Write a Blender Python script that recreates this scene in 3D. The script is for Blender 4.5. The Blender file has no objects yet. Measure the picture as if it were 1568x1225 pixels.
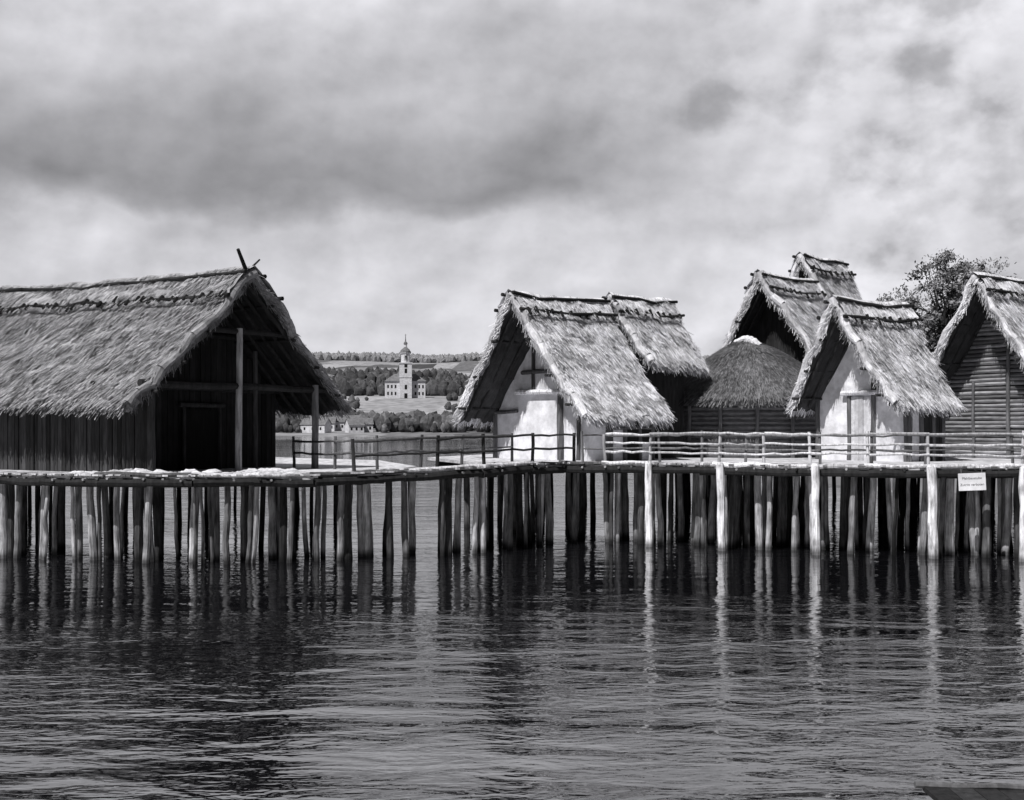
import bpy, math, random
from mathutils import Vector, noise, Matrix
R = random.Random(7)
scene = bpy.context.scene
scene.view_settings.view_transform = 'Standard'
scene.view_settings.look = 'None'
scene.view_settings.exposure = 0
def col(v): return (v*0.985, v*0.985, v*1.03, 1)
# ------------------------------------------------------------ mesh helper
class MB:
    def __init__(s): s.v=[]; s.f=[]; s.s=[]
    def add(s, vs, fs, sh=1.0):
        n=len(s.v); s.v.extend([tuple(p) for p in vs])
        for f in fs: s.f.append(tuple(i+n for i in f)); s.s.append(sh)
    def build(s, name, mat, parent=None, smooth=False):
        me=bpy.data.meshes.new(name); me.from_pydata(s.v,[],s.f)
        at=me.attributes.new('shade','FLOAT','FACE'); at.data.foreach_set('value', s.s)
        me.materials.append(mat)
        if smooth: me.polygons.foreach_set('use_smooth',[True]*len(me.polygons))
        me.update()
        ob=bpy.data.objects.new(name,me); scene.collection.objects.link(ob)
        if parent: ob.parent=parent
        return ob
def empty(name, loc=(0,0,0), rz=0):
    e=bpy.data.objects.new(name,None); e.location=loc; e.rotation_euler=(0,0,rz)
    e.empty_display_size=0.5; scene.collection.objects.link(e); return e
def tube(mb,p0,p1,r0,r1=None,seg=8,n=3,wob=0.0,sh=1.0,caps=True):
    if r1 is None: r1=r0
    p0=Vector(p0); p1=Vector(p1); d=(p1-p0); 
    if d.length<1e-5: return
    dn=d.normalized(); a=Vector((0,0,1)) if abs(dn.z)<.9 else Vector((1,0,0))
    u=dn.cross(a).normalized(); w=dn.cross(u)
    vs=[]; fs=[]
    for i in range(n+1):
        t=i/n; c=p0+d*t
        if 0<i<n: c=c+u*R.uniform(-wob,wob)+w*R.uniform(-wob,wob)
        r=r0+(r1-r0)*t
        for k in range(seg):
            an=2*math.pi*k/seg; rr=r*R.uniform(.93,1.07)
            vs.append(c+(u*math.cos(an)+w*math.sin(an))*rr)
    for i in range(n):
        for k in range(seg):
            k2=(k+1)%seg; fs.append((i*seg+k,i*seg+k2,(i+1)*seg+k2,(i+1)*seg+k))
    if caps: fs.append(tuple(range(seg))[::-1]); fs.append(tuple(n*seg+k for k in range(seg)))
    mb.add(vs,fs,sh)
def obox(mb,c,ax,ay,az,sh=1.0):
    c=Vector(c);ax=Vector(ax);ay=Vector(ay);az=Vector(az)
    vs=[c+ax*i+ay*j+az*k for k in(-.5,.5) for j in(-.5,.5) for i in(-.5,.5)]
    mb.add(vs,[(0,2,3,1),(4,5,7,6),(0,1,5,4),(2,6,7,3),(0,4,6,2),(1,3,7,5)],sh)
# ------------------------------------------------------------ materials
def mk(name, base, lo=.6, hi=1.25, scale=(4,4,4), detail=5, bump=.4, dist=.03, rough=.9, wet=False, attr=True, spec=.2, slow=(.78,1.15), slows=.9):
    m=bpy.data.materials.new(name); m.use_nodes=True; nt=m.node_tree; N=nt.nodes; K=nt.links
    b=N['Principled BSDF']; b.inputs['Roughness'].default_value=rough
    b.inputs['Specular IOR Level'].default_value=spec
    tc=N.new('ShaderNodeTexCoord'); mp=N.new('ShaderNodeMapping'); mp.inputs['Scale'].default_value=scale
    K.new(tc.outputs['Object'],mp.inputs['Vector'])
    no=N.new('ShaderNodeTexNoise'); no.inputs['Scale'].default_value=1; no.inputs['Detail'].default_value=detail; no.inputs['Roughness'].default_value=.65
    K.new(mp.outputs[0],no.inputs['Vector'])
    mr=N.new('ShaderNodeMapRange'); mr.inputs['From Min'].default_value=.3; mr.inputs['From Max'].default_value=.7
    mr.inputs['To Min'].default_value=lo; mr.inputs['To Max'].default_value=hi
    K.new(no.outputs['Fac'],mr.inputs['Value']); last=mr.outputs[0]
    n2=N.new('ShaderNodeTexNoise'); n2.inputs['Scale'].default_value=slows; n2.inputs['Detail'].default_value=4
    K.new(tc.outputs['Object'],n2.inputs['Vector'])
    m2=N.new('ShaderNodeMapRange'); m2.inputs['From Min'].default_value=.3; m2.inputs['From Max'].default_value=.7
    m2.inputs['To Min'].default_value=slow[0]; m2.inputs['To Max'].default_value=slow[1]
    K.new(n2.outputs['Fac'],m2.inputs['Value'])
    mu=N.new('ShaderNodeMath'); mu.operation='MULTIPLY'; K.new(last,mu.inputs[0]); K.new(m2.outputs[0],mu.inputs[1]); last=mu.outputs[0]
    if attr:
        at=N.new('ShaderNodeAttribute'); at.attribute_name='shade'
        mu=N.new('ShaderNodeMath'); mu.operation='MULTIPLY'; K.new(last,mu.inputs[0]); K.new(at.outputs['Fac'],mu.inputs[1]); last=mu.outputs[0]
    if wet:
        ge=N.new('ShaderNodeNewGeometry'); sx=N.new('ShaderNodeSeparateXYZ'); K.new(ge.outputs['Position'],sx.inputs[0])
        w=N.new('ShaderNodeMapRange'); w.inputs['From Min'].default_value=.08; w.inputs['From Max'].default_value=.28
        w.inputs['To Min'].default_value=.25; w.inputs['To Max'].default_value=1
        K.new(sx.outputs['Z'],w.inputs['Value'])
        mu=N.new('ShaderNodeMath'); mu.operation='MULTIPLY'; K.new(last,mu.inputs[0]); K.new(w.outputs[0],mu.inputs[1]); last=mu.outputs[0]
    mi=N.new('ShaderNodeMath'); mi.operation='MINIMUM'; mi.inputs[1].default_value=.9/max(base,.01); K.new(last,mi.inputs[0]); last=mi.outputs[0]
    vm=N.new('ShaderNodeVectorMath'); vm.operation='SCALE'; vm.inputs[0].default_value=col(base)[:3]
    K.new(last,vm.inputs['Scale']); K.new(vm.outputs[0],b.inputs['Base Color'])
    if bump>0:
        bp=N.new('ShaderNodeBump'); bp.inputs['Strength'].default_value=bump; bp.inputs['Distance'].default_value=dist
        K.new(no.outputs['Fac'],bp.inputs['Height']); K.new(bp.outputs[0],b.inputs['Normal'])
    return m
M_thA=mk('thatch_weathered',.40,.4,1.35,(3,26,3),6,.6,.05,slow=(.65,1.2),slows=1.3)
M_thB=mk('thatch_bleached',.86,.6,1.2,(3,26,3),6,.45,.05,slow=(.6,1.14),slows=1.2)
M_thC=mk('thatch_dark',.15,.5,1.35,(5,5,5),6,.9,.06)
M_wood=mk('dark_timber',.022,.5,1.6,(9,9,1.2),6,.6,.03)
M_pole=mk('weathered_pole',.5,.4,1.3,(12,12,1.5),6,.5,.02)
M_pile=mk('pile_wood',.66,.2,1.35,(9,9,1.3),6,.6,.03,wet=True,slow=(.5,1.2),slows=1.6)
M_log=mk('log_wall',.15,.5,1.4,(2,2,9),5,.5,.02)
M_plas=mk('lime_plaster',.82,.8,1.08,(4,4,4),6,.5,.05,slow=(.68,1.12),slows=1.4)
M_deck=mk('deck_planks',.68,.5,1.15,(5,1.2,5),6,.5,.03,slow=(.6,1.15),slows=1.3)
M_stone=mk('pale_stone',.6,.7,1.1,(6,6,6),4,.4,.02)
M_leaf=mk('foliage',.12,.6,1.4,(1,1,1),3,0,.0)
M_far=mk('forest_foliage',.07,.6,1.4,(.3,.3,.3),3,0,.0)
M_white=mk('white_render',.6,.9,1.05,(.3,.3,.3),3,0)
M_roof=mk('roof_tile',.16,.8,1.2,(.5,.5,.5),3,0)
M_dark=mk('dark_opening',.012,.8,1.2,(1,1,1),2,0)
M_sign=mk('sign_paint',.75,.85,1.03,(4,4,4),4,.1,.01)
M_ink=mk('sign_lettering',.08,.9,1.1,(4,4,4),2,0,attr=False)

def roofpt(W,L,ez,az,rise,prow,sgn,s,t,off=0,seed=0):
    x=sgn*t*W/2; nx=(az-ez); nz=W/2; l=math.hypot(nx,nz); nx/=l; nz/=l
    y=prow*t*(1-s)+ (L-0)*s
    sag=-.10*math.sin(math.pi*s)*(1-t) -.14*math.sin(math.pi*t)*.6
    z=az+(ez-az)*t+rise*s*L+sag
    q=Vector((x*1.1+seed,y*1.1,z*1.1)); n=noise.noise(q)*.13+noise.noise(q*3.3)*.06+off
    return Vector((x+sgn*nx*n,y,z+nz*n)),Vector((sgn*nx,0,nz))
def thatch_roof(mat,par,W,L,ez,az,rise=0,prow=.3,th=.3,seed=0,dens=230,poles=True,cap=True,capw=1.0):
    mb=MB()
    nx=(az-ez); nz=W/2; sl=math.hypot(nx,nz)
    NX,NZ=nx/sl,nz/sl
    tc=min(.3,capw/sl)
    for sgn in(-1,1):
        nu=max(8,int(L/.3)); nv=max(8,int(sl/.3))
        top=[];bot=[]
        for i in range(nu+1):
            for j in range(nv+1):
                s=i/nu;t=j/nv
                p,n=roofpt(W,L,ez,az,rise,prow,sgn,s,t,0,seed)
                if i in(0,nu): p=p+Vector((0,R.uniform(-.12,.12),0))
                if j==nv: p=p+Vector((sgn*R.uniform(-.05,.12),0,R.uniform(-.18,.04)))
                top.append(p); bot.append(p-n*th*(1 if j<nv else .8))
        o=len(top); vs=top+bot; fu=[];fb=[];fe=[]
        id=lambda i,j:i*(nv+1)+j
        for i in range(nu):
            for j in range(nv):
                fu.append((id(i,j),id(i+1,j),id(i+1,j+1),id(i,j+1)))
                fb.append((o+id(i,j),o+id(i,j+1),o+id(i+1,j+1),o+id(i+1,j)))
            fe.append((id(i,nv),id(i+1,nv),o+id(i+1,nv),o+id(i,nv)))
        for j in range(nv):
            fe.append((id(0,j),id(0,j+1),o+id(0,j+1),o+id(0,j)))
            fe.append((id(nu,j),o+id(nu,j),o+id(nu,j+1),id(nu,j+1)))
        mb.add(vs,fu,.95); mb.add(vs,fe,.5); mb.add(vs,fb,.06)  # underside faces coloured near black, imitating the shade below the roof
        dn=Vector((sgn*NZ,0,-NX)).normalized()
        def straw(s,t,off,lift=(.0,.24),ln=(.2,.5),lat=.3,shr=(.4,1.35)):
            p,n=roofpt(W,L,ez,az,rise,prow,sgn,s,t,off,seed)
            d=(dn+Vector((0,R.uniform(-lat,lat),0))+n*R.uniform(*lift)).normalized()
            w=Vector((0,1,0))*R.uniform(.012,.03); l=R.uniform(*ln)
            mb.add([p-w,p+w,p+d*l+w*.5,p+d*l-w*.5],[(0,1,2,3)],R.uniform(*shr))
        for k in range(int(sl*L*dens)): straw(R.random(),R.random()**.9,.01)
        for k in range(int(L*110)): straw(R.random(),R.uniform(.97,1.0),-R.uniform(0,th*.8),(-.3,.1),(.12,.55))
        for k in range(int(sl*L*1.8)):
            s0,t0=R.random(),R.random(); dk=R.uniform(.2,1.3)
            for q in range(9): straw(min(1,max(0,s0+R.uniform(-.14,.14)/L)),min(1,max(0,t0+R.uniform(-.05,.05)/sl)),.03,(.05,.5),(.15,.42),.5,(dk*.8,dk))
        for e in(0,1):
            for k in range(int(sl*85)):
                t=R.random(); p,n=roofpt(W,L,ez,az,rise,prow,sgn,e,t,-R.uniform(0,th),seed)
                d=(dn*R.uniform(.3,1)+Vector((0,(-1 if e==0 else 1)*R.uniform(.2,.7),0))-n*R.uniform(-.2,.6)).normalized()
                l=R.uniform(.1,.42); w=n*.014
                mb.add([p-w,p+w,p+d*l+w*.5,p+d*l-w*.5],[(0,1,2,3)],R.uniform(.3,1.3))
        last=None
        for j in range(13):
            p,n=roofpt(W,L,ez,az,rise,prow,sgn,0,j/12,-.06,seed); p=p+n*R.uniform(-.06,.06)
            rr_=R.uniform(.10,.19)
            if last is not None: tube(mb,last[0],p,last[1],rr_,8,2,.02,R.uniform(.6,1.0),False)
            last=(p,rr_)
        if cap:
            top=[];n1=6
            for i in range(nu+1):
                for j in range(n1+1):
                    s=i/nu; t=tc*j/n1
                    p,n=roofpt(W,L,ez,az,rise,prow,sgn,s,t,.15 if j<n1 else 0.02,seed)
                    if j==n1: p=p+dn*R.uniform(-.08,.10)
                    if j==0: p.x=0
                    top.append(p+Vector((0,(-.12 if i==0 else .12 if i==nu else 0),.03)))
            id=lambda i,j:i*(n1+1)+j
            mb.add(top,[(id(i,j),id(i+1,j),id(i+1,j+1),id(i,j+1)) for i in range(nu) for j in range(n1)],1.0)
            for k in range(int(tc*sl*L*dens*1.1)): straw(R.random(),R.uniform(0,tc),.17,(.0,.2),(.15,.35))
            for k in range(int(L*70)): straw(R.random(),tc,.10,(-.05,.2),(.1,.25))
    ob=mb.build('thatch',mat,par)
    if poles:
        pb=MB()
        for sgn in(-1,1):
            dn=Vector((sgn*NZ,0,-NX))
            for t,off in((tc*.25,.22),(tc*.95,.17)):
                n=max(3,int(L/1.2))
                last=None
                for i in range(n+1):
                    p,_=roofpt(W,L,ez,az,rise,prow,sgn,i/n,t,off,seed)
                    p=p+Vector((0,-.2 if i==0 else(.2 if i==n else 0),R.uniform(-.04,.04)))
                    if last is not None: tube(pb,last,p,.075,.065,6,2,.02,R.uniform(.4,1.2))
                    last=p
            for k in range(int(L/.42)):
                s=(k+.5+R.uniform(-.3,.3))/int(L/.42)
                p,n=roofpt(W,L,ez,az,rise,prow,sgn,s,tc*R.uniform(.86,1.02),.20,seed)
                tube(pb,p-dn*.08,p+dn*R.uniform(.1,.25),.075,.05,6,1,0,.5)
        pb.build('ridge_poles',M_wood,par)
    return ob
def planks_wall(mb,p0,p1,h,w=.22,zf=None,sh=(.6,1.5)):
    p0=Vector(p0);p1=Vector(p1);d=p1-p0;n=int(d.length/w);dn=d.normalized();nr=Vector((-dn.y,dn.x,0))
    for i in range(n):
        c=p0+d*((i+.5)/n); hh=h if zf is None else zf((i+.5)/n)
        j=R.uniform(-.02,.02)
        obox(mb,c+nr*j+Vector((0,0,hh/2)),dn*(d.length/n*R.uniform(.82,.98)),nr*.05,(0,0,hh),R.uniform(*sh))
def wall_shell(mat,par,W,L,ez,az,over,back,wf,th=.3):
    Ww=W*wf; hs=az+(ez-az)*wf-th-.14; ha=az-th-.2
    pts=[(-Ww/2,-.02),(Ww/2,-.02),(Ww/2,hs),(0,ha),(-Ww/2,hs)]
    mb=MB(); n=5
    vs=[(x,over,z) for x,z in pts]+[(x,L-back,z) for x,z in pts]
    mb.add(vs,[(0,1,2,3,4),(9,8,7,6,5)]+[(i,i+5,(i+1)%n+5,(i+1)%n) for i in range(n)],1)
    mb.build('walls',mat,par)
    return Ww,hs,ha
DL=2.65; DR=2.85
# ------------------------------------------------------------ left house
h=empty('thatched_boathouse',(-8.72,41.7,DL),math.radians(145-90))
W,L,ez,az=9.9,21,2.22,6.75
thatch_roof(M_thA,h,W,L,ez,az,rise=.022,prow=.2,th=.30,seed=3,dens=220,capw=1.55)
wb=MB()
wf=.78;Ww=W*wf;hs=az+(ez-az)*wf-.42
planks_wall(wb,(-Ww/2,1.2,0),(-Ww/2,L-1,0),hs+.3,sh=(.8,2.8))
planks_wall(wb,(Ww/2,3.0,0),(Ww/2,L-1,0),hs+.3)
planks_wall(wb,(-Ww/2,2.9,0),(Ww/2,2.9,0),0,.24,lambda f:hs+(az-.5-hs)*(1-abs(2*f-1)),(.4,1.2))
planks_wall(wb,(-Ww/2,L-1,0),(Ww/2,L-1,0),0,.24,lambda f:hs+(az-.5-hs)*(1-abs(2*f-1)))
for y in(.35,2.7):
    tube(wb,(-Ww/2-.5,y,hs+.05),(Ww/2+.5,y,hs+.05),.12,.11,8,4,.03,1.0)
    tube(wb,(-1.9,y,hs+1.9),(1.9,y,hs+1.9),.09,.09,8,3,.02,1.0)
for sg in(-1,1):
    for k in range(6):
        y=.15+k*.55
        a,_=roofpt(W,L,ez,az,0,.2,sg,y/L,.03,-.36,3); b,_=roofpt(W,L,ez,az,0,.2,sg,y/L,.97,-.36,3)
        tube(wb,a,b,.075,.075,7,3,.02,1.2)
    for t in(.2,.42,.64,.86):
        a,_=roofpt(W,L,ez,az,0,.2,sg,0,t,-.27,3); b,_=roofpt(W,L,ez,az,0,.2,sg,.3,t,-.27,3)
        a.y=-.15; tube(wb,a,b,.055,.055,6,3,.02,1.2)
obox(wb,(.2,2.8,1.05),(1.5,0,0),(0,.07,0),(0,0,2.1),.35)
for x in(-.6,1.0): tube(wb,(x,2.74,0),(x,2.74,2.2),.07,.06,8,3,.01,2.0)
tube(wb,(-.8,2.74,2.25),(1.2,2.74,2.25),.08,.08,8,3,.01,2.0)
planks_wall(wb,(-Ww/2,.5,0),(-Ww/2,1.2,0),hs+.2)
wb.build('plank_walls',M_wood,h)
pb=MB()
tube(pb,(-.35,.3,0),(-.3,.3,hs+2.0),.12,.10,9,6,.02,.9)
tube(pb,(3.3,.3,0),(3.3,.3,hs+.2),.13,.12,9,4,.02,.45)
tube(pb,(-3.8,.5,0),(-3.8,.5,hs+.1),.13,.12,9,4,.02,.12)
tube(pb,(1.9,1.9,0),(1.9,1.9,hs+1.4),.09,.08,9,4,.02,.2)
pb.build('porch_posts',M_pole,h)
sb=MB()
tube(sb,(.1,.15,az-.5),(-.75,-.1,az+.62),.08,.06,7,2,.01,.6)
tube(sb,(-.35,.3,az-.35),(.42,.1,az+.42),.045,.03,7,2,.01,1.0)
sb.build('gable_spars',M_wood,h)

# ------------------------------------------------------------ generic house
def house(name,loc,phi,W,L,ez,az,over,mat,wmat,seed,wf=.8,prow=.3,th=.3,dens=230,back=.5,cap=True):
    h=empty(name,loc,math.radians(phi-90))
    thatch_roof(mat,h,W,L,ez,az,0,prow,th,seed,dens,cap=cap)
    r=wall_shell(wmat,h,W,L,ez,az,over,back,wf,th)
    tb=MB()
    for sg in(-1,1):
        for k in range(4):
            y=.2+k*.6
            a,_=roofpt(W,L,ez,az,0,prow,sg,y/L,.03,-th-.08,seed); b,_=roofpt(W,L,ez,az,0,prow,sg,y/L,.97,-th-.08,seed)
            tube(tb,a,b,.06,.06,6,2,.01,1.5)
        for t in(.05,.33,.62,.88):
            a,_=roofpt(W,L,ez,az,0,prow,sg,0,t,-th,seed); a.y=-.1
            tube(tb,a,Vector((a.x,over+.1,a.z)),.06,.06,6,2,.01,1.6)
    tb.build('rafters',M_wood,h)
    return h,r
h,(Ww,hs,ha)=house('thatched_plaster_cottage',(-.05,48,DR),40,7.8,4.85,1.72,6.5,2.0,M_thB,M_plas,11,wf=.87)
f=MB(); y=2.0
for x in(-Ww/2+.05,Ww/2-.05): tube(f,(x,y-.03,0),(x,y-.03,hs),.11,.10,8,4,.02,.3)
tube(f,(.75,y-.08,0),(.7,y-.08,ha-.9),.14,.12,8,6,.02,.25)
tube(f,(-.9,y-.06,2.75),(-.9,y-.06,ha-1.5),.07,.07,8,3,.02,.12)
tube(f,(-1.9,y-.14,2.72),(1.6,y-.14,2.66),.11,.10,8,4,.02,1.5)
tube(f,(1.75,y-.05,0),(1.75,y-.05,2.6),.09,.08,8,4,.02,.2)
tube(f,(-Ww/2-.1,y-.05,hs),( -1.9,y-.05,hs+.05),.08,.08,8,3,.02,.25)
tube(f,(-1.6,y-.05,hs+1.6),(1.6,y-.05,hs+1.62),.09,.08,8,3,.02,.2)
X=Ww/2
for yy in(2.05,2.8,3.6,4.3): tube(f,(X+.03,yy,0),(X+.03,yy,hs),.09,.09,8,3,.02,.25)
tube(f,(X+.04,2.0,1.25),(X+.04,4.35,1.25),.06,.06,8,3,.01,.25)
f.build('timber_frame',M_pole,h)
d=MB(); obox(d,(X+.02,3.2,.85),(.07,0,0),(0,.75,0),(0,0,1.7),1); obox(d,(X+.02,3.95,1.0),(.07,0,0),(0,.5,0),(0,0,.6),1)
d.build('door',M_dark,h)
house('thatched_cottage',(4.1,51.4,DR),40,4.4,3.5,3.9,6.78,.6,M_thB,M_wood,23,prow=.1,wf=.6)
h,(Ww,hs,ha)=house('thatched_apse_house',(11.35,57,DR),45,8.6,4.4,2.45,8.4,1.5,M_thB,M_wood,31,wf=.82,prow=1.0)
CC=(.75,-1.95)
def cone(par,c,za,ze,Rr,mat,seed):
    mb=MB(); ns=56; nr=14; prof=lambda r: ze+(za-ze)*(1-max(0,r)**1.3)
    vs=[];fs=[]
    for j in range(nr+1):
        for i in range(ns):
            an=2*math.pi*i/ns; r=j/nr; n=noise.noise(Vector((math.cos(an)*r*4+seed,math.sin(an)*r*4,seed)))*.12
            vs.append(Vector((c[0]+math.cos(an)*r*Rr,c[1]+math.sin(an)*r*Rr,prof(r)+n)))
    for i in range(ns): v=vs[nr*ns+i]; vs.append(Vector((v.x*.97+c[0]*.03,v.y*.97+c[1]*.03,v.z-.3)))
    for i in range(ns): v=vs[nr*ns+i]; vs.append(Vector((c[0]+(v.x-c[0])*.7,c[1]+(v.y-c[1])*.7,v.z+.1)))
    for j in range(nr+2):
        for i in range(ns):
            i2=(i+1)%ns; fs.append((j*ns+i,(j+1)*ns+i,(j+1)*ns+i2,j*ns+i2))
    mb.add(vs,fs,.85)
    for k in range(14000):
        r=math.sqrt(R.random()); an=R.uniform(math.pi*.85,math.pi*2.15)
        if k>12500: r=1.0
        n=noise.noise(Vector((math.cos(an)*r*4+seed,math.sin(an)*r*4,seed)))*.12
        p=Vector((c[0]+math.cos(an)*r*Rr,c[1]+math.sin(an)*r*Rr,prof(r)+n+.02-(R.uniform(0,.25) if k>12500 else 0)))
        sl=-(za-ze)*1.3*r**.3/Rr
        rad=Vector((math.cos(an),math.sin(an),0)); tg=Vector((-rad.y,rad.x,0))
        d=(rad+Vector((0,0,sl+R.uniform(0,.2)))+tg*R.uniform(-.25,.25)).normalized(); l=R.uniform(.15,.4); w=tg*R.uniform(.012,.026)
        mb.add([p-w,p+w,p+d*l+w*.4,p+d*l-w*.4],[(0,1,2,3)],R.uniform(.35,1.5))
    mb.build('apse_thatch',mat,par)
cone(h,CC,5.25,2.5,4.3,M_thC,5)
lb=MB()
def logring(mb,c,r,h,dz=.2):
    vs=[];fs=[];ns=40;n=int(h/dz)*4
    for j in range(n+1):
        z=h*j/n; rr=r+.07*abs(math.sin(math.pi*z/dz))
        for i in range(ns):
            an=2*math.pi*i/ns; vs.append((c[0]+rr*math.cos(an),c[1]+rr*math.sin(an),z))
    for j in range(n):
        for i in range(ns):
            i2=(i+1)%ns; fs.append((j*ns+i,j*ns+i2,(j+1)*ns+i2,(j+1)*ns+i))
    mb.add(vs,fs,1)
logring(lb,CC,3.35,2.8)
lb.build('apse_log_wall',M_log,h)
d=MB()
an=math.radians(232); cx,cy=CC[0]+3.42*math.cos(an),CC[1]+3.42*math.sin(an)
obox(d,(cx,cy,1.35),(.75*-math.sin(an),.75*math.cos(an),0),(.12*math.cos(an),.12*math.sin(an),0),(0,0,1.1),1)
d.build('window_opening',M_dark,h)
p=MB()
for k in range(7):
    an=math.radians(185+k*25); q0=(CC[0]+3.55*math.cos(an),CC[1]+3.55*math.sin(an)); tube(p,(*q0,0),(*q0,2.65),.09,.08,8,3,.02,.3)
p.build('apse_posts',M_pole,h)
b=MB(); last=None
for k in range(9):
    t=k/8; p0=Vector((CC[0]-.75+1.5*t,CC[1]-.2,4.85+.35*math.sin(math.pi*t)))
    if last is not None: tube(b,last,p0,.15,.15,8,2,.03,.9)
    last=p0
for k in range(260):
    t=R.random(); p0=Vector((CC[0]-.75+1.5*t,CC[1]-.3,4.85+.35*math.sin(math.pi*t)))
    d_=Vector((R.uniform(-.5,.5)+(t-.5),-1,-.6)).normalized()*R.uniform(.15,.35); b.add([p0-Vector((.02,0,0)),p0+Vector((.02,0,0)),p0+d_],[(0,1,2)],R.uniform(.4,1.2))
b.build('apse_crown_roll',M_thB,h)
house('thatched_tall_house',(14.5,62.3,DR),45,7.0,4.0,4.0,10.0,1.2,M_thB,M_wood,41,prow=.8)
h,(Ww,hs,ha)=house('thatched_plaster_hut',(12.2,47,DR),33,5.3,4.0,2.15,6.2,1.5,M_thB,M_plas,53,wf=.84)
f=MB(); y=1.5
for x in(-Ww/2+.05,-.55,.65,Ww/2-.05): tube(f,(x,y-.04,0),(x,y-.04,hs if abs(x)>1 else 2.55),.10,.09,8,4,.02,.25)
tube(f,(.65,y-.04,2.6),(.65,y-.04,ha-1.3),.10,.09,8,4,.02,.15)
tube(f,(-.85,y-.14,2.6),(.95,y-.14,2.6),.10,.09,8,4,.02,1.5)
for yy in(1.55,2.2,2.9,3.45): tube(f,(Ww/2+.03,yy,0),(Ww/2+.03,yy,hs),.09,.09,8,3,.02,.3)
f.build('timber_frame',M_pole,h)
d=MB(); planks_wall(d,(-.45,y-.03,0),(.55,y-.03,0),2.45,.2,None,(.7,1.05)); d.build('door',M_stone,h)
d=MB(); obox(d,(Ww/2+.02,2.55,.9),(.07,0,0),(0,.6,0),(0,0,1.8),1); planks_wall(d,(Ww/2+.03,2.95,0),(Ww/2+.03,3.45,0),hs,.2); d.build('side_door',M_wood,h)
h,(Ww,hs,ha)=house('thatched_log_house',(18.65,50,DR),33,7.0,8.5,2.2,7.45,1.7,M_thB,M_dark,67,wf=.82,prow=.4)
lb=MB(); y=1.7
z=.08
while z<ha-.2:
    hw=Ww/2 if z<hs else Ww/2*(ha-z)/(ha-hs)
    tube(lb,(-hw-.1*(z<hs),y-.05,z),(hw+.1*(z<hs),y-.05,z+R.uniform(-.015,.015)),.085,.08,7,5,.015,R.uniform(.7,2.4)); 
    if z<hs: 
        for sg in(-1,1): tube(lb,(sg*(Ww/2+.04),y-.1,z),(sg*(Ww/2+.04),7.9,z),.08,.08,7,3,.01,R.uniform(.9,1.8))
    z+=.175
lb.build('log_courses',M_log,h)
f=MB(); tube(f,(.5,y-.2,0),(.45,y-.2,5.6),.09,.07,8,4,.02,.3); tube(f,(-1.2,y-.18,0),(-1.2,y-.18,3.2),.07,.06,8,4,.02,.3)
f.build('wall_posts',M_pole,h)

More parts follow.
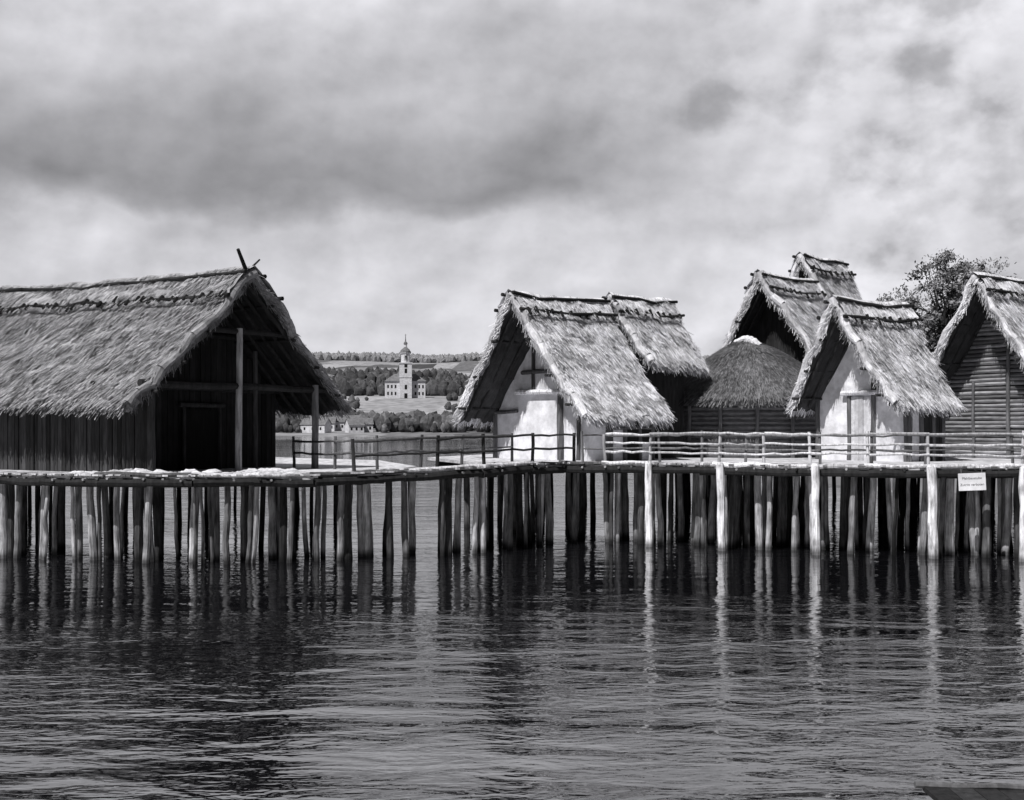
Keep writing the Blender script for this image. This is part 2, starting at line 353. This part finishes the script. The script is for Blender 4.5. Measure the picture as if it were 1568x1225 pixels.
# ------------------------------------------------------------ pier platforms
def inpoly(x,y,P):
    c=False;n=len(P)
    for i in range(n):
        x1,y1=P[i];x2,y2=P[(i+1)%n]
        if (y1>y)!=(y2>y) and x<(x2-x1)*(y-y1)/(y2-y1)+x1: c=not c
    return c
def platform(name,front,rest,zf,sp,rowsp,inset,major=None,shf=(.5,1.2)):
    par=empty(name,(0,0,0))
    P=front+rest; mb=MB()
    n=len(P); mb.add([(x,y,zf(x)) for x,y in P]+[(x,y,zf(x)-.12) for x,y in P],[tuple(range(n)),tuple(range(2*n-1,n-1,-1))]+[(i,i+n,(i+1)%n+n,(i+1)%n) for i in range(n)],1)
    mb.build('decking',M_deck,par)
    e=MB(); bm=MB(); pl=MB()
    for (a,b) in zip(front[:-1],front[1:]):
        a=Vector((*a,0));b=Vector((*b,0)); d=b-a; dn=d.normalized(); out=Vector((dn.y,-dn.x,0))
        k=max(1,int(d.length/1.6))
        for i in range(k):
            p=a+d*(i/k);q=a+d*((i+1)/k)
            p.z=zf(p.x)+.03;q.z=zf(q.x)+.03+R.uniform(-.05,.05)
            tube(e,p-dn*.15,q+dn*.15,R.uniform(.04,.10),.06,8,5,.04,R.choice((.2,.5,.9,1.3,1.6)))
            p2=p+out*.03;q2=q+out*.03;p2.z-=.22;q2.z-=.22
            tube(bm,p2,q2,.13,.11,8,3,.03,1.0)
        t=0
        while t<d.length:
            wd=R.uniform(.1,.26); p=a+dn*(t+wd/2); ext=R.uniform(-.02,.2); p.z=zf(p.x)+.018+R.uniform(0,.02)
            c_=p+out*(ext/2-.6); obox(e,c_,dn*wd*.93,out*(1.2+ext),(0,0,.05),R.choice((.25,.5,.8,1.1,1.3,1.5)))
            t+=wd+R.choice((0,0,0,.05))
        t=0
        while t<d.length:
            p=a+dn*t; p.z=zf(p.x)-.1+R.uniform(-.03,.03)
            tube(e,p-out*.5,p+out*R.uniform(.05,.22),R.uniform(.03,.065),.04,7,1,0,R.uniform(.05,.8))
            t+=R.uniform(.3,1.3)
        for ins in inset:
            t=R.uniform(0,.3)
            while t<d.length:
                p=a+dn*t-out*(ins+R.uniform(-.4,.4))
                r=R.uniform(.055,.145)
                tube(pl,(p.x+R.uniform(-.2,.2),p.y,-1.2),(p.x+R.uniform(-.06,.06),p.y,zf(p.x)-.1),r*1.15,r*.85,9,6,.03,shf[0]+(shf[1]-shf[0])*R.random()**1.3)
                t+=sp*R.choice((.3,.5,1.0,1.3,1.9))
    if major:
        for x,y in major:
            r=R.uniform(.12,.15)
            tube(pl,(x+R.uniform(-.08,.08),y,-1.2),(x,y,zf(x)+.02),r*1.08,r,10,7,.025,1.5)
            tube(pl,(x,y,zf(x)+.02),(x,y,zf(x)+.1),r*.95,r*.7,10,1,0,1.5)
    xs=[p[0] for p in P];ys=[p[1] for p in P]
    y=min(ys)+1.6
    while y<max(ys):
        x=min(xs)
        while x<max(xs):
            xx=x+R.uniform(-.9,.9);yy=y+R.uniform(-.6,.6)
            if inpoly(xx,yy,P) and inpoly(xx,yy-1.2,P):
                r=R.uniform(.08,.14); tube(pl,(xx+R.uniform(-.15,.15),yy,-1.2),(xx,yy,zf(xx)-.1),r,r*.9,8,3,.02,R.uniform(.05,.25))
            x+=rowsp
        y+=rowsp*1.15
    y=min(ys)+1
    while y<max(ys):
        run=[x for x in [min(xs)+i*.5 for i in range(int((max(xs)-min(xs))/.5))] if inpoly(x,y,P)]
        if len(run)>3: tube(bm,(run[0],y,zf(run[0])-.25),(run[-1],y,zf(run[-1])-.25),.11,.11,7,6,.02,1)
        y+=2.4
    e.build('edge_logs',M_pole,par); bm.build('beams',M_wood,par); pl.build('piles',M_pile,par)
    return par
zl=lambda x:DL
zb=lambda x:DL+(DR-DL)*min(1,max(0,(x+6)/6.5))
zr=lambda x:DR
FL=[(-26,42),(-16.5,39),(-12.5,37.6),(-9.5,37.0),(-6.05,37.7)]
platform('house_pier',FL,[(-4.7,41.6),(-3.6,47),(-6,56),(-14,64),(-30,64)],zl,.62,3.1,(.6,1.7),shf=(.05,1.0))
FB=[(-6.0,37.75),(-3.4,39.0),(-1.0,40.2),(.6,42.2),(1.8,43.7)]
platform('footbridge',FB,[(0.0,46.2),(-1.8,44.0),(-4.3,42.6),(-4.75,41.5)],zb,.62,2.2,(.55,1.5),shf=(.1,1.1))
FR=[(1.8,43.75),(3.3,43.5),(4.7,43.1),(6.9,41.7),(9.75,40.4),(13.2,39.3),(15.8,38.4),(20,37.2),(27,36.5)]
maj=[(4.72,42.85),(6.95,41.45),(9.8,40.1),(13.2,39.0),(15.75,38.1),(19.2,37.2)]
platform('village_pier',FR,[(31,40),(34,72),(20,74),(8,72),(-1,60),(-3.6,53),(-1.5,46.2)],zr,.70,2.2,(.8,1.5,2.4),maj,(.03,1.15))
st=MB()
def rock(mb,c,r,sh=1):
    vs=[];fs=[];ns=7
    for j in range(4):
        ph=math.pi*(j+.5)/4/1.0
        for i in range(ns):
            an=2*math.pi*i/ns; q=r*R.uniform(.75,1.2)
            vs.append((c[0]+q*1.5*math.sin(ph)*math.cos(an),c[1]+q*math.sin(ph)*math.sin(an),c[2]+q*.6*math.cos(ph)))
    for j in range(3):
        for i in range(ns): fs.append((j*ns+i,j*ns+(i+1)%ns,(j+1)*ns+(i+1)%ns,(j+1)*ns+i)[::-1])
    fs.append(tuple(range(ns)));fs.append(tuple(3*ns+i for i in range(ns))[::-1]); mb.add(vs,fs,sh)
for k in range(170):
    t=R.random(); x=-13.5+t*7.3; yb=37.95-(x+13.5)/4*.95 if x<-9.5 else 37.0+(x+9.5)/3.45*.7
    rock(st,(x,yb+R.uniform(.1,.9),DL+.05),R.uniform(.04,.14),R.uniform(.7,1.2))
for c in((-11.9,38.4),(-11.2,38.2),(-9.6,38.0),(-7.4,39.2),(-7.9,38.7)):
    for k in range(12): rock(st,(c[0]+R.uniform(-.5,.5),c[1]+R.uniform(-.2,.2),DL+.07),R.uniform(.08,.22),R.uniform(.8,1.25))
st.build('stones',M_stone)
# ------------------------------------------------------------ railings
def railing(name,pts,zf,h=1.08,rails=(1.0,.55),sp=1.8,r=.045,shp=.9):
    par=empty(name,(0,0,0)); mb=MB()
    for (a,b) in zip(pts[:-1],pts[1:]):
        a=Vector((*a,0));b=Vector((*b,0)); k=max(1,round((b-a).length/sp))
        for i in range(k):
            p=a.lerp(b,i/k);q=a.lerp(b,(i+1)/k)
            tube(mb,(p.x,p.y,zf(p.x)-.15),(p.x+R.uniform(-.07,.07),p.y,zf(p.x)+h+R.uniform(-.05,.09)),r*1.25,r*1.1,8,3,.015,R.uniform(.5,1.3)*shp)
            for rz in rails:
                tube(mb,(p.x,p.y-.07,zf(p.x)+rz+R.uniform(-.03,.03)),(q.x,q.y-.07,zf(q.x)+rz+R.uniform(-.03,.03)),r*R.uniform(.7,1.1),r*.75,7,5,.028,R.uniform(.5,1.4)*shp)
    p=pts[-1]; tube(mb,(p[0],p[1],zf(p[0])-.1),(p[0],p[1],zf(p[0])+h),r*1.25,r*1.1,8,3,.01,shp)
    mb.build('posts_and_rails',M_pole,par)
railing('footbridge_railing',[(-4.95,39.0),(-2.4,39.7),(-.9,40.5),(.7,42.4),(2.2,43.9)],zb,sp=2.4,shp=.10,r=.05)
railing('footbridge_railing',[(-7.9,45),(-4.6,42.4),(-1.8,44.2),(0,46.4)],zb,sp=1.9,shp=.25)
railing('pier_railing',[(3.3,43.75),(4.8,43.3),(7,41.95),(9.8,40.7),(13.3,39.6),(15.9,38.7),(20,37.5),(27,36.9)],zr,rails=(1.05,.72,.4),sp=1.9,shp=1.1,r=.045)
railing('pier_railing',[(2.6,45.6),(5.4,45.2),(8.2,43.6),(10.6,42.7),(13.9,41.7),(16.6,41.1),(24,40)],zr,rails=(.98,.5),sp=2.1,shp=.3,r=.042)
# ------------------------------------------------------------ sign
s=empty('notice_sign',(14.3,38.55,DR-.42),0); s.rotation_euler=(math.radians(3),math.radians(-3),math.radians(-18))
b=MB(); obox(b,(0,0,0),(.8,0,0),(0,.025,0),(0,0,.54),1); b.build('board',M_sign,s)
b=MB()
for x in(-.3,.3): tube(b,(x,.03,.2),(x,.05,.42),.015,.015,6,1,0,.3)
for z in(-.25,.25): obox(b,(0,.03,z*.8),(.74,0,0),(0,.03,0),(0,0,.05),.5)
b.build('battens',M_pole,s)
for i,t in enumerate(('Pfahlbaustube','Zutritt verboten')):
    cu=bpy.data.curves.new('lettering','FONT'); cu.body=t; cu.size=.105; cu.align_x='CENTER'; cu.extrude=.001
    o=bpy.data.objects.new('lettering',cu); o.parent=s; o.location=(0,-.016,.08-.2*i); o.rotation_euler=(math.pi/2,0,0)
    cu.materials.append(M_ink); scene.collection.objects.link(o)
# ------------------------------------------------------------ jetty near the camera
j=empty('wooden_jetty',(0,0,0)); b=MB()
for k in range(12):
    x=4.5+k*.27; obox(b,(x+.13,12.95,.15-.008*k),(.25,0,0),(0,1.3,0),(0,0,.05),R.uniform(.03,.09))
b.build('planks',M_pole,j); b=MB()
tube(b,(4.42,13.6,.19),(8,13.45,.1),.04,.04,8,8,.015,.25); b.build('edge_pole',M_pole,j)
b=MB()
for x in(4.8,6.4,7.6):
    for y in(12.5,13.4): tube(b,(x,y,-1),(x,y,.1),.08,.08,8,3,.01,.4)
b.build('piles',M_pile,j)
# ------------------------------------------------------------ terrain
def lerp_tab(y,T):
    if y<=T[0][0]: return T[0][1]
    for (a,b),(c,d) in zip(T[:-1],T[1:]):
        if y<=c: return b+(d-b)*(y-a)/(c-a)
    return T[-1][1]
T=[(560,-3),(598,-.4),(612,1.0),(700,4),(850,14),(1000,28),(1120,34),(1300,54),(1600,62),(2300,118),(2900,164),(3600,150),(6000,120)]
def sm(a,b,x):
    t=min(1,max(0,(x-a)/(b-a))); return t*t*(3-2*t)
def hgt(x,y):
    yy=y+25*noise.noise(Vector((x*.006,0,2)))*sm(500,900,y)
    h=lerp_tab(yy,T)
    if y>700: h+=(noise.noise(Vector((x*.004,y*.003,5)))*14)*sm(1050,1800,y)+noise.noise(Vector((x*.03,y*.03,1)))*2.0*sm(1200,2400,y)
    near=sm(16,26,x-.02*y)*sm(74,82,y)*(2.2+noise.noise(Vector((x*.05,y*.05,3)))*.5+3)-3
    return max(h,near)
xs=[];ys=[]
for i in range(241):
    t=(i-120)/120; xs.append(math.copysign(abs(t)**2.0*3500,t)+t*120)
for i in range(171):
    t=i/170; ys.append(68+t*230+(t**2.2)*5200)
mb=MB(); vs=[(x,y,hgt(x,y)) for y in ys for x in xs]; nx_=len(xs)
mb.add(vs,[(j*nx_+i,j*nx_+i+1,(j+1)*nx_+i+1,(j+1)*nx_+i) for j in range(len(ys)-1) for i in range(nx_-1)],1)
def terrain_mat():
    m=bpy.data.materials.new('fields'); m.use_nodes=True; nt=m.node_tree;N=nt.nodes;K=nt.links;b=N['Principled BSDF'];b.inputs['Roughness'].default_value=1;b.inputs['Specular IOR Level'].default_value=0
    tc=N.new('ShaderNodeTexCoord'); mp=N.new('ShaderNodeMapping'); mp.inputs['Scale'].default_value=(.017,.008,0); mp.inputs['Rotation'].default_value=(0,0,.4)
    K.new(tc.outputs['Object'],mp.inputs[0]); v=N.new('ShaderNodeTexVoronoi'); v.inputs['Scale'].default_value=1; K.new(mp.outputs[0],v.inputs['Vector'])
    s=N.new('ShaderNodeSeparateColor'); K.new(v.outputs['Color'],s.inputs[0])
    r=N.new('ShaderNodeMapRange'); r.inputs['To Min'].default_value=.07; r.inputs['To Max'].default_value=.40; K.new(s.outputs[0],r.inputs[0])
    n=N.new('ShaderNodeTexNoise'); n.inputs['Scale'].default_value=.12; n.inputs['Detail'].default_value=6; K.new(tc.outputs['Object'],n.inputs['Vector'])
    r2=N.new('ShaderNodeMapRange'); r2.inputs['From Min'].default_value=.3;r2.inputs['From Max'].default_value=.7;r2.inputs['To Min'].default_value=.55; r2.inputs['To Max'].default_value=1.2; K.new(n.outputs['Fac'],r2.inputs[0])
    mu=N.new('ShaderNodeMath');mu.operation='MULTIPLY';K.new(r.outputs[0],mu.inputs[0]);K.new(r2.outputs[0],mu.inputs[1])
    vm=N.new('ShaderNodeVectorMath'); vm.operation='SCALE'; vm.inputs[0].default_value=(.98,.98,1.02);K.new(mu.outputs[0],vm.inputs['Scale']);K.new(vm.outputs[0],b.inputs['Base Color'])
    return m
mb.build('terrain',terrain_mat(),None,True)
import bmesh
def ico(n):
    bm=bmesh.new(); bmesh.ops.create_icosphere(bm,subdivisions=n,radius=1); a=[v.co.copy() for v in bm.verts]; b=[tuple(v.index for v in f.verts) for f in bm.faces]; bm.free(); return a,b
I2=ico(2); I1=ico(1)
def blob(mb,c,rx,rz,sh,I=I2):
    q=R.uniform(0,99)
    vs=[Vector((c[0]+v.x*rx*(1+.7*noise.noise(v*1.9+Vector((q,0,0)))),c[1]+v.y*rx,c[2]+v.z*rz*(1+.7*noise.noise(v*2.1+Vector((0,q,0)))))) for v in I[0]]
    mb.add(vs,I[1],sh)
fw=MB()
for k in range(2300):
    y=R.uniform(1060,1560); x=R.uniform(-.3,.1)*y
    if noise.noise(Vector((x*.008,y*.008,9)))<-.25: continue
    if y<1120 and abs(x+.085*y)<10: continue
    z=hgt(x,y); h_=R.uniform(6,14); blob(fw,(x,y,z+h_*.45),h_*.38,h_*.62,R.uniform(.6,1.5))
for k in range(4600):
    y=R.uniform(2500,3050); x=R.uniform(-.2,.0)*y if k<4000 else R.uniform(.1,.2)*y
    if noise.noise(Vector((x*.003,y*.004,19)))<-.35: continue
    z=hgt(x,y); blob(fw,(x,y,z+5),R.uniform(5,10),R.uniform(5,12),R.uniform(2.6,3.6),I1)  # ridge trees coloured paler than the nearer forest to imitate distance haze
fw.build('distant_forest',M_far)
sw=MB()
for k in range(430):
    y=R.uniform(628,720); x=R.uniform(-.26,.03)*y
    if y<668 and -.168<x/y<-.112: continue
    z=hgt(x,y); h_=R.uniform(3,9.5)
    for q in range(2): blob(sw,(x+R.uniform(-1,1)*2,y,z+h_*.5+R.uniform(-1,1)),h_*.36,h_*.5,R.uniform(.7,2.2))
for k in range(70):
    y=R.uniform(850,990); x=R.uniform(-.2,.0)*y
    if abs(x/y+.085)<.03 : continue
    z=hgt(x,y); h_=R.uniform(3,8); blob(sw,(x,y,z+h_*.4),h_*.4,h_*.5,R.uniform(.8,2))
sw.build('shoreline_trees',M_far)
# ------------------------------------------------------------ church
cz=hgt(-86,1000)-.5
c=empty('church',(-86,1000,cz),math.radians(8)); wbk=MB(); rb=MB(); dk=MB()
def hip(mb,cx,cy,z,w,d,h,r=.25):
    vs=[(cx-w/2,cy-d/2,z),(cx+w/2,cy-d/2,z),(cx+w/2,cy+d/2,z),(cx-w/2,cy+d/2,z),(cx-w/2+w*r,cy,z+h),(cx+w/2-w*r,cy,z+h)]
    mb.add(vs,[(0,1,5,4),(1,2,5),(2,3,4,5),(3,0,4),(3,2,1,0)],1)
obox(wbk,(0,4,7),(32,0,0),(0,13,0),(0,0,14)); hip(rb,0,4,14,34,15,6)
obox(wbk,(0,22,9),(15,0,0),(0,26,0),(0,0,18)); hip(rb,0,22,18,17,28,8,.45)
obox(wbk,(0,-3,14),(9.5,0,0),(0,9,0),(0,0,28)); obox(wbk,(0,-3,28.3),(10.6,0,0),(0,10,0),(0,0,.8)); obox(wbk,(0,-3,17),(10.2,0,0),(0,9.6,0),(0,0,.6))
tube(wbk,(0,-3,28.6),(0,-3,36),3.9,3.7,8,1); tube(wbk,(0,-3,36),(0,-3,36.6),4.5,4.5,8,1)
prof=[(36.6,4.3),(38,4.1),(39.5,3.0),(40.6,1.7),(41.2,1.3)]
for (a,ra),(b_,rb_) in zip(prof[:-1],prof[1:]): tube(rb,(0,-3,a),(0,-3,b_),ra,rb_,12,1)
tube(wbk,(0,-3,41.2),(0,-3,43.6),1.25,1.2,8,1)
for (a,ra),(b_,rb_) in zip([(43.6,1.7),(44.8,1.5),(46,.5)],[(44.8,1.5),(46,.5),(52,.12)]): tube(rb,(0,-3,a),(0,-3,b_),ra,rb_,10,1)
obox(rb,(0,-3,51),(1.6,0,0),(0,.25,0),(0,0,.25))
for z in(4,9.6):
    for x in(-14,-11,-8,8,11,14): obox(dk,(x,-2.52,z),(1.3,0,0),(0,.12,0),(0,0,2.6))
for z,hh in((9,3.5),(22,3.5),(32.3,4)): obox(dk,(0,-7.55 if z<30 else -6.85,z),(1.9,0,0),(0,.2,0),(0,0,hh))
obox(dk,(0,-7.55,26),(2.4,0,0),(0,.2,0),(0,0,2.4)); obox(dk,(0,-7.55,2),(2.4,0,0),(0,.2,0),(0,0,4))
wbk.build('walls_and_tower',M_white,c); rb.build('roofs_and_spire',M_roof,c); dk.build('windows',M_dark,c)
for (u,y,w,hh) in((-.158,632,14,4.5),(-.149,655,9,4.5),(-.127,634,8,4.2),(-.120,640,9,4.5),(-.137,660,9,5),(-.161,668,10,5),(-.130,672,9,5),(-.088,690,8,4),(-.2,640,11,4.5)):
    x=u*y; z=hgt(x,y)-.2; e=empty('village_house',(x,y,z),math.radians(R.uniform(-25,25)))
    a=MB(); obox(a,(0,0,hh/2),(w,0,0),(0,7,0),(0,0,hh)); a.add([(-w/2,-3.5,hh),(-w/2,3.5,hh),(-w/2,0,hh+3),(w/2,-3.5,hh),(w/2,3.5,hh),(w/2,0,hh+3)],[(0,2,1),(3,4,5)]); a.build('walls',M_white,e)
    a=MB(); 
    for sg in(-1,1): a.add([(-w/2-.4,sg*4,hh-.3),(w/2+.4,sg*4,hh-.3),(w/2+.4,0,hh+3.15),(-w/2-.4,0,hh+3.15)],[(0,1,2,3) if sg<0 else (3,2,1,0)])
    a.build('roof',M_roof,e)
    a=MB()
    for k in range(3):
        obox(a,(-w/2+w*(k+.5)/3,-3.53,hh*.5),(1,0,0),(0,.06,0),(0,0,1.4))
    a.build('windows',M_dark,e)
# ------------------------------------------------------------ trees by the village
def tree(name,loc,ht,cr,nclump,leaves,seed):
    e=empty(name,loc); t=MB(); l=MB(); rr=random.Random(seed)
    cz=ht-cr[2]
    tube(t,(0,0,-.5),(.2,0,cz),.38*ht/16,.2*ht/16,9,6,.06,1)
    for k in range(nclump):
        while True:
            v=Vector((rr.uniform(-1,1),rr.uniform(-1,1),rr.uniform(-1,1)))
            if .3<v.length<1: break
        v=v*(1+.18*noise.noise(v*2+Vector((seed,0,0)))); c=Vector((v.x*cr[0],v.y*cr[1],cz+v.z*cr[2]))
        if k%2==0: tube(t,(.1,0,cz-cr[2]*rr.uniform(.1,.9)),c,.09,.02,5,4,.12,1)
        s=rr.uniform(.4,.9)*cr[0]/4; bs=rr.uniform(.5,2.3)
        for q in range(leaves):
            g=Vector((rr.gauss(0,.5),rr.gauss(0,.5),rr.gauss(0,.36)))*s; p=c+g
            a=Vector((rr.uniform(-1,1),rr.uniform(-1,1),rr.uniform(-1,1))).normalized(); b_=a.orthogonal().normalized()
            z=rr.uniform(.05,.12)
            l.add([p-a*z-b_*z*.6,p+a*z-b_*z*.6,p+a*z+b_*z*.6,p-a*z+b_*z*.6],[(0,1,2,3)],bs*rr.uniform(.6,1.4))
    t.build('trunk_and_limbs',M_wood,e); l.build('crown',M_leaf,e)
tree('deciduous_tree',(31.4,90,1.0),15.9,(4.1,3.9,4.4),160,95,4)
tree('deciduous_tree',(34.9,93,1.0),16.1,(3.4,3.2,4),110,95,8)
tree('deciduous_tree',(30.5,100,1.0),12,(6,5,4),60,100,9)
tree('deciduous_tree',(15.2,98,-1),10.8,(3.2,3,3),40,90,12)
tree('deciduous_tree',(44,86,1.0),13,(5,5,5),70,100,15)
# ------------------------------------------------------------ water
wm=bpy.data.materials.new('lake_water'); wm.use_nodes=True; nt=wm.node_tree;N=nt.nodes;K=nt.links;b=N['Principled BSDF']
b.inputs['Base Color'].default_value=(.005,.005,.006,1); b.inputs['Roughness'].default_value=.025; b.inputs['IOR'].default_value=3.8
tc=N.new('ShaderNodeTexCoord')
def wn(sc,det,rot,ro=.55):
    mp=N.new('ShaderNodeMapping'); mp.inputs['Scale'].default_value=sc; mp.inputs['Rotation'].default_value=(0,0,rot); K.new(tc.outputs['Object'],mp.inputs[0])
    n=N.new('ShaderNodeTexNoise'); n.inputs['Scale'].default_value=1; n.inputs['Detail'].default_value=det; n.inputs['Roughness'].default_value=ro; n.inputs['Distortion'].default_value=.4
    K.new(mp.outputs[0],n.inputs['Vector']); return n.outputs['Fac']
a1=wn((.8,1.8,1),3,.12); a2=wn((3.2,6.5,1),2,-.15); a3=wn((.2,.5,1),2,.2); a4=wn((.06,.16,1),3,.1)
m1=N.new('ShaderNodeMath');m1.operation='MULTIPLY_ADD';K.new(a2,m1.inputs[0]);m1.inputs[1].default_value=.24;K.new(a1,m1.inputs[2])
gu=N.new('ShaderNodeMapRange');gu.inputs[1].default_value=.38;gu.inputs[2].default_value=.62;gu.inputs[3].default_value=.5;gu.inputs[4].default_value=1.7;K.new(a4,gu.inputs[0])
mm=N.new('ShaderNodeMath');mm.operation='MULTIPLY';K.new(m1.outputs[0],mm.inputs[0]);K.new(gu.outputs[0],mm.inputs[1])
m2=N.new('ShaderNodeMath');m2.operation='MULTIPLY_ADD';K.new(a3,m2.inputs[0]);m2.inputs[1].default_value=2.2;K.new(mm.outputs[0],m2.inputs[2])
# calmer water in the lee of the pier, livelier offshore
wy=N.new('ShaderNodeSeparateXYZ');K.new(tc.outputs['Object'],wy.inputs[0])
sh=N.new('ShaderNodeMapRange');sh.interpolation_type='SMOOTHSTEP';sh.inputs[1].default_value=18;sh.inputs[2].default_value=33;sh.inputs[3].default_value=1.15;sh.inputs[4].default_value=.5;K.new(wy.outputs[1],sh.inputs[0])
m3=N.new('ShaderNodeMath');m3.operation='MULTIPLY';K.new(m2.outputs[0],m3.inputs[0]);K.new(sh.outputs[0],m3.inputs[1])
bp=N.new('ShaderNodeBump');bp.inputs['Strength'].default_value=1;bp.inputs['Distance'].default_value=.040;K.new(m3.outputs[0],bp.inputs['Height']);K.new(bp.outputs[0],b.inputs['Normal'])
mb=MB(); mb.add([(-6000,-300,0),(6000,-300,0),(6000,8000,0),(-6000,8000,0)],[(0,1,2,3)],1); mb.build('water',wm)
# ------------------------------------------------------------ sun + sky
S=Vector((-.38,-.48,.79)).normalized()
sl=bpy.data.lights.new('sun','SUN'); sl.energy=5.0; sl.angle=math.radians(.5); sl.color=(1,.985,.975)
so=bpy.data.objects.new('sun',sl); so.rotation_euler=(-S).to_track_quat('-Z','Y').to_euler(); so.location=(-30,-20,50); scene.collection.objects.link(so)
w=bpy.data.worlds.new('World'); scene.world=w; w.use_nodes=True; nt=w.node_tree;N=nt.nodes;K=nt.links
bg=N['Background']; bg.inputs['Strength'].default_value=.1
sk=N.new('ShaderNodeTexSky'); sk.sky_type='NISHITA'; sk.sun_disc=False; sk.sun_elevation=math.asin(S.z); sk.sun_rotation=math.atan2(S.x,S.y)
bw=N.new('ShaderNodeRGBToBW'); K.new(sk.outputs[0],bw.inputs[0])
tc=N.new('ShaderNodeTexCoord'); sx=N.new('ShaderNodeSeparateXYZ'); K.new(tc.outputs['Generated'],sx.inputs[0])
def ma(op,a,b_=None,c_=None):
    n=N.new('ShaderNodeMath'); n.operation=op
    for i,v in enumerate((a,b_,c_)):
        if v is None: continue
        if isinstance(v,(int,float)): n.inputs[i].default_value=v
        else: K.new(v,n.inputs[i])
    return n.outputs[0]
def mrg(v,a,b_,c_,d_,smt=True):
    n=N.new('ShaderNodeMapRange'); n.interpolation_type='SMOOTHSTEP' if smt else 'LINEAR'
    for i,q in enumerate((a,b_,c_,d_)): n.inputs[i+1].default_value=q
    K.new(v,n.inputs[0]); return n.outputs[0]
def ramp(v,pts):
    n=N.new('ShaderNodeValToRGB'); K.new(v,n.inputs[0]); E=n.color_ramp.elements
    E[0].position=pts[0][0]; E[0].color=(pts[0][1],)*3+(1,); E[1].position=pts[-1][0]; E[1].color=(pts[-1][1],)*3+(1,)
    for p_,v_ in pts[1:-1]:
        e_=E.new(p_); e_.color=(v_,v_,v_,1)
    return n.outputs[0]
az_=ma('ARCTAN2',sx.outputs[0],sx.outputs[1]); el=ma('ARCSINE',sx.outputs[2])
def cn(sa,se,det,off,ro=.55,dist=0,da=0,de=0):
    c=N.new('ShaderNodeCombineXYZ'); K.new(ma('MULTIPLY_ADD',az_,sa,da),c.inputs[0]); K.new(ma('MULTIPLY_ADD',el,se,de),c.inputs[1]); c.inputs[2].default_value=off
    n=N.new('ShaderNodeTexNoise'); n.inputs['Scale'].default_value=1; n.inputs['Detail'].default_value=det; n.inputs['Roughness'].default_value=ro; n.inputs['Distortion'].default_value=dist
    K.new(c.outputs[0],n.inputs['Vector']); return n.outputs['Fac']
n1=cn(6,8,8,1.3,.5); n2=cn(11,14,9,6.2,.5); n2b=cn(11,14,9,6.2,.5,0,-.10,.14); n4=cn(4,8,3,11.1,.5)
q=ma('ADD',ma('MULTIPLY_ADD',az_,-.04,el),ma('MULTIPLY_ADD',n1,.12,-.06))
base=ramp(q,[(0,.68),(.10,.68),(.14,.64),(.172,.57),(.186,.38),(.20,.30),(.235,.38),(.27,.50),(.32,.60),(.38,.80),(.55,.95),(.8,.4),(1,.2)])
right=mrg(az_,.0,.26,0,1)
rt=ramp(n2,[(.30,.42),(.37,.50),(.42,.64),(.50,.76),(.7,.78)])
mx=N.new('ShaderNodeMix'); mx.data_type='FLOAT'; K.new(ma('MULTIPLY',right,.85),mx.inputs[0]); K.new(base,mx.inputs[2]); K.new(rt,mx.inputs[3])
relief=ma('MULTIPLY_ADD',ma('SUBTRACT',n2,n2b),1.1,1.0)
broad=mrg(n4,.35,.65,.9,1.1)
cl=ma('MULTIPLY',ma('MULTIPLY',mx.outputs[0],relief),ma('MULTIPLY',broad,10))
front=mrg(sx.outputs[1],-.1,.45,0,1)
hi=mrg(el,.6,1.1,1,.3)
front=ma('MULTIPLY',front,hi)
mf=N.new('ShaderNodeMix'); mf.data_type='FLOAT'; K.new(front,mf.inputs[0]); K.new(ma('MULTIPLY',bw.outputs[0],.13),mf.inputs[2]); K.new(cl,mf.inputs[3])
vm=N.new('ShaderNodeVectorMath'); vm.operation='SCALE'; vm.inputs[0].default_value=(.985,.98,1.03); K.new(mf.outputs[0],vm.inputs['Scale'])
K.new(vm.outputs[0],bg.inputs['Color'])
# ------------------------------------------------------------ camera
cd=bpy.data.cameras.new('camera'); cd.sensor_fit='HORIZONTAL'; cd.sensor_width=36; cd.lens=43.6; cd.shift_y=.0274; cd.clip_end=12000; cd.clip_start=.1
co=bpy.data.objects.new('camera',cd); co.location=(0,0,4.1); co.rotation_euler=(math.pi/2,0,0); scene.collection.objects.link(co); scene.camera=co
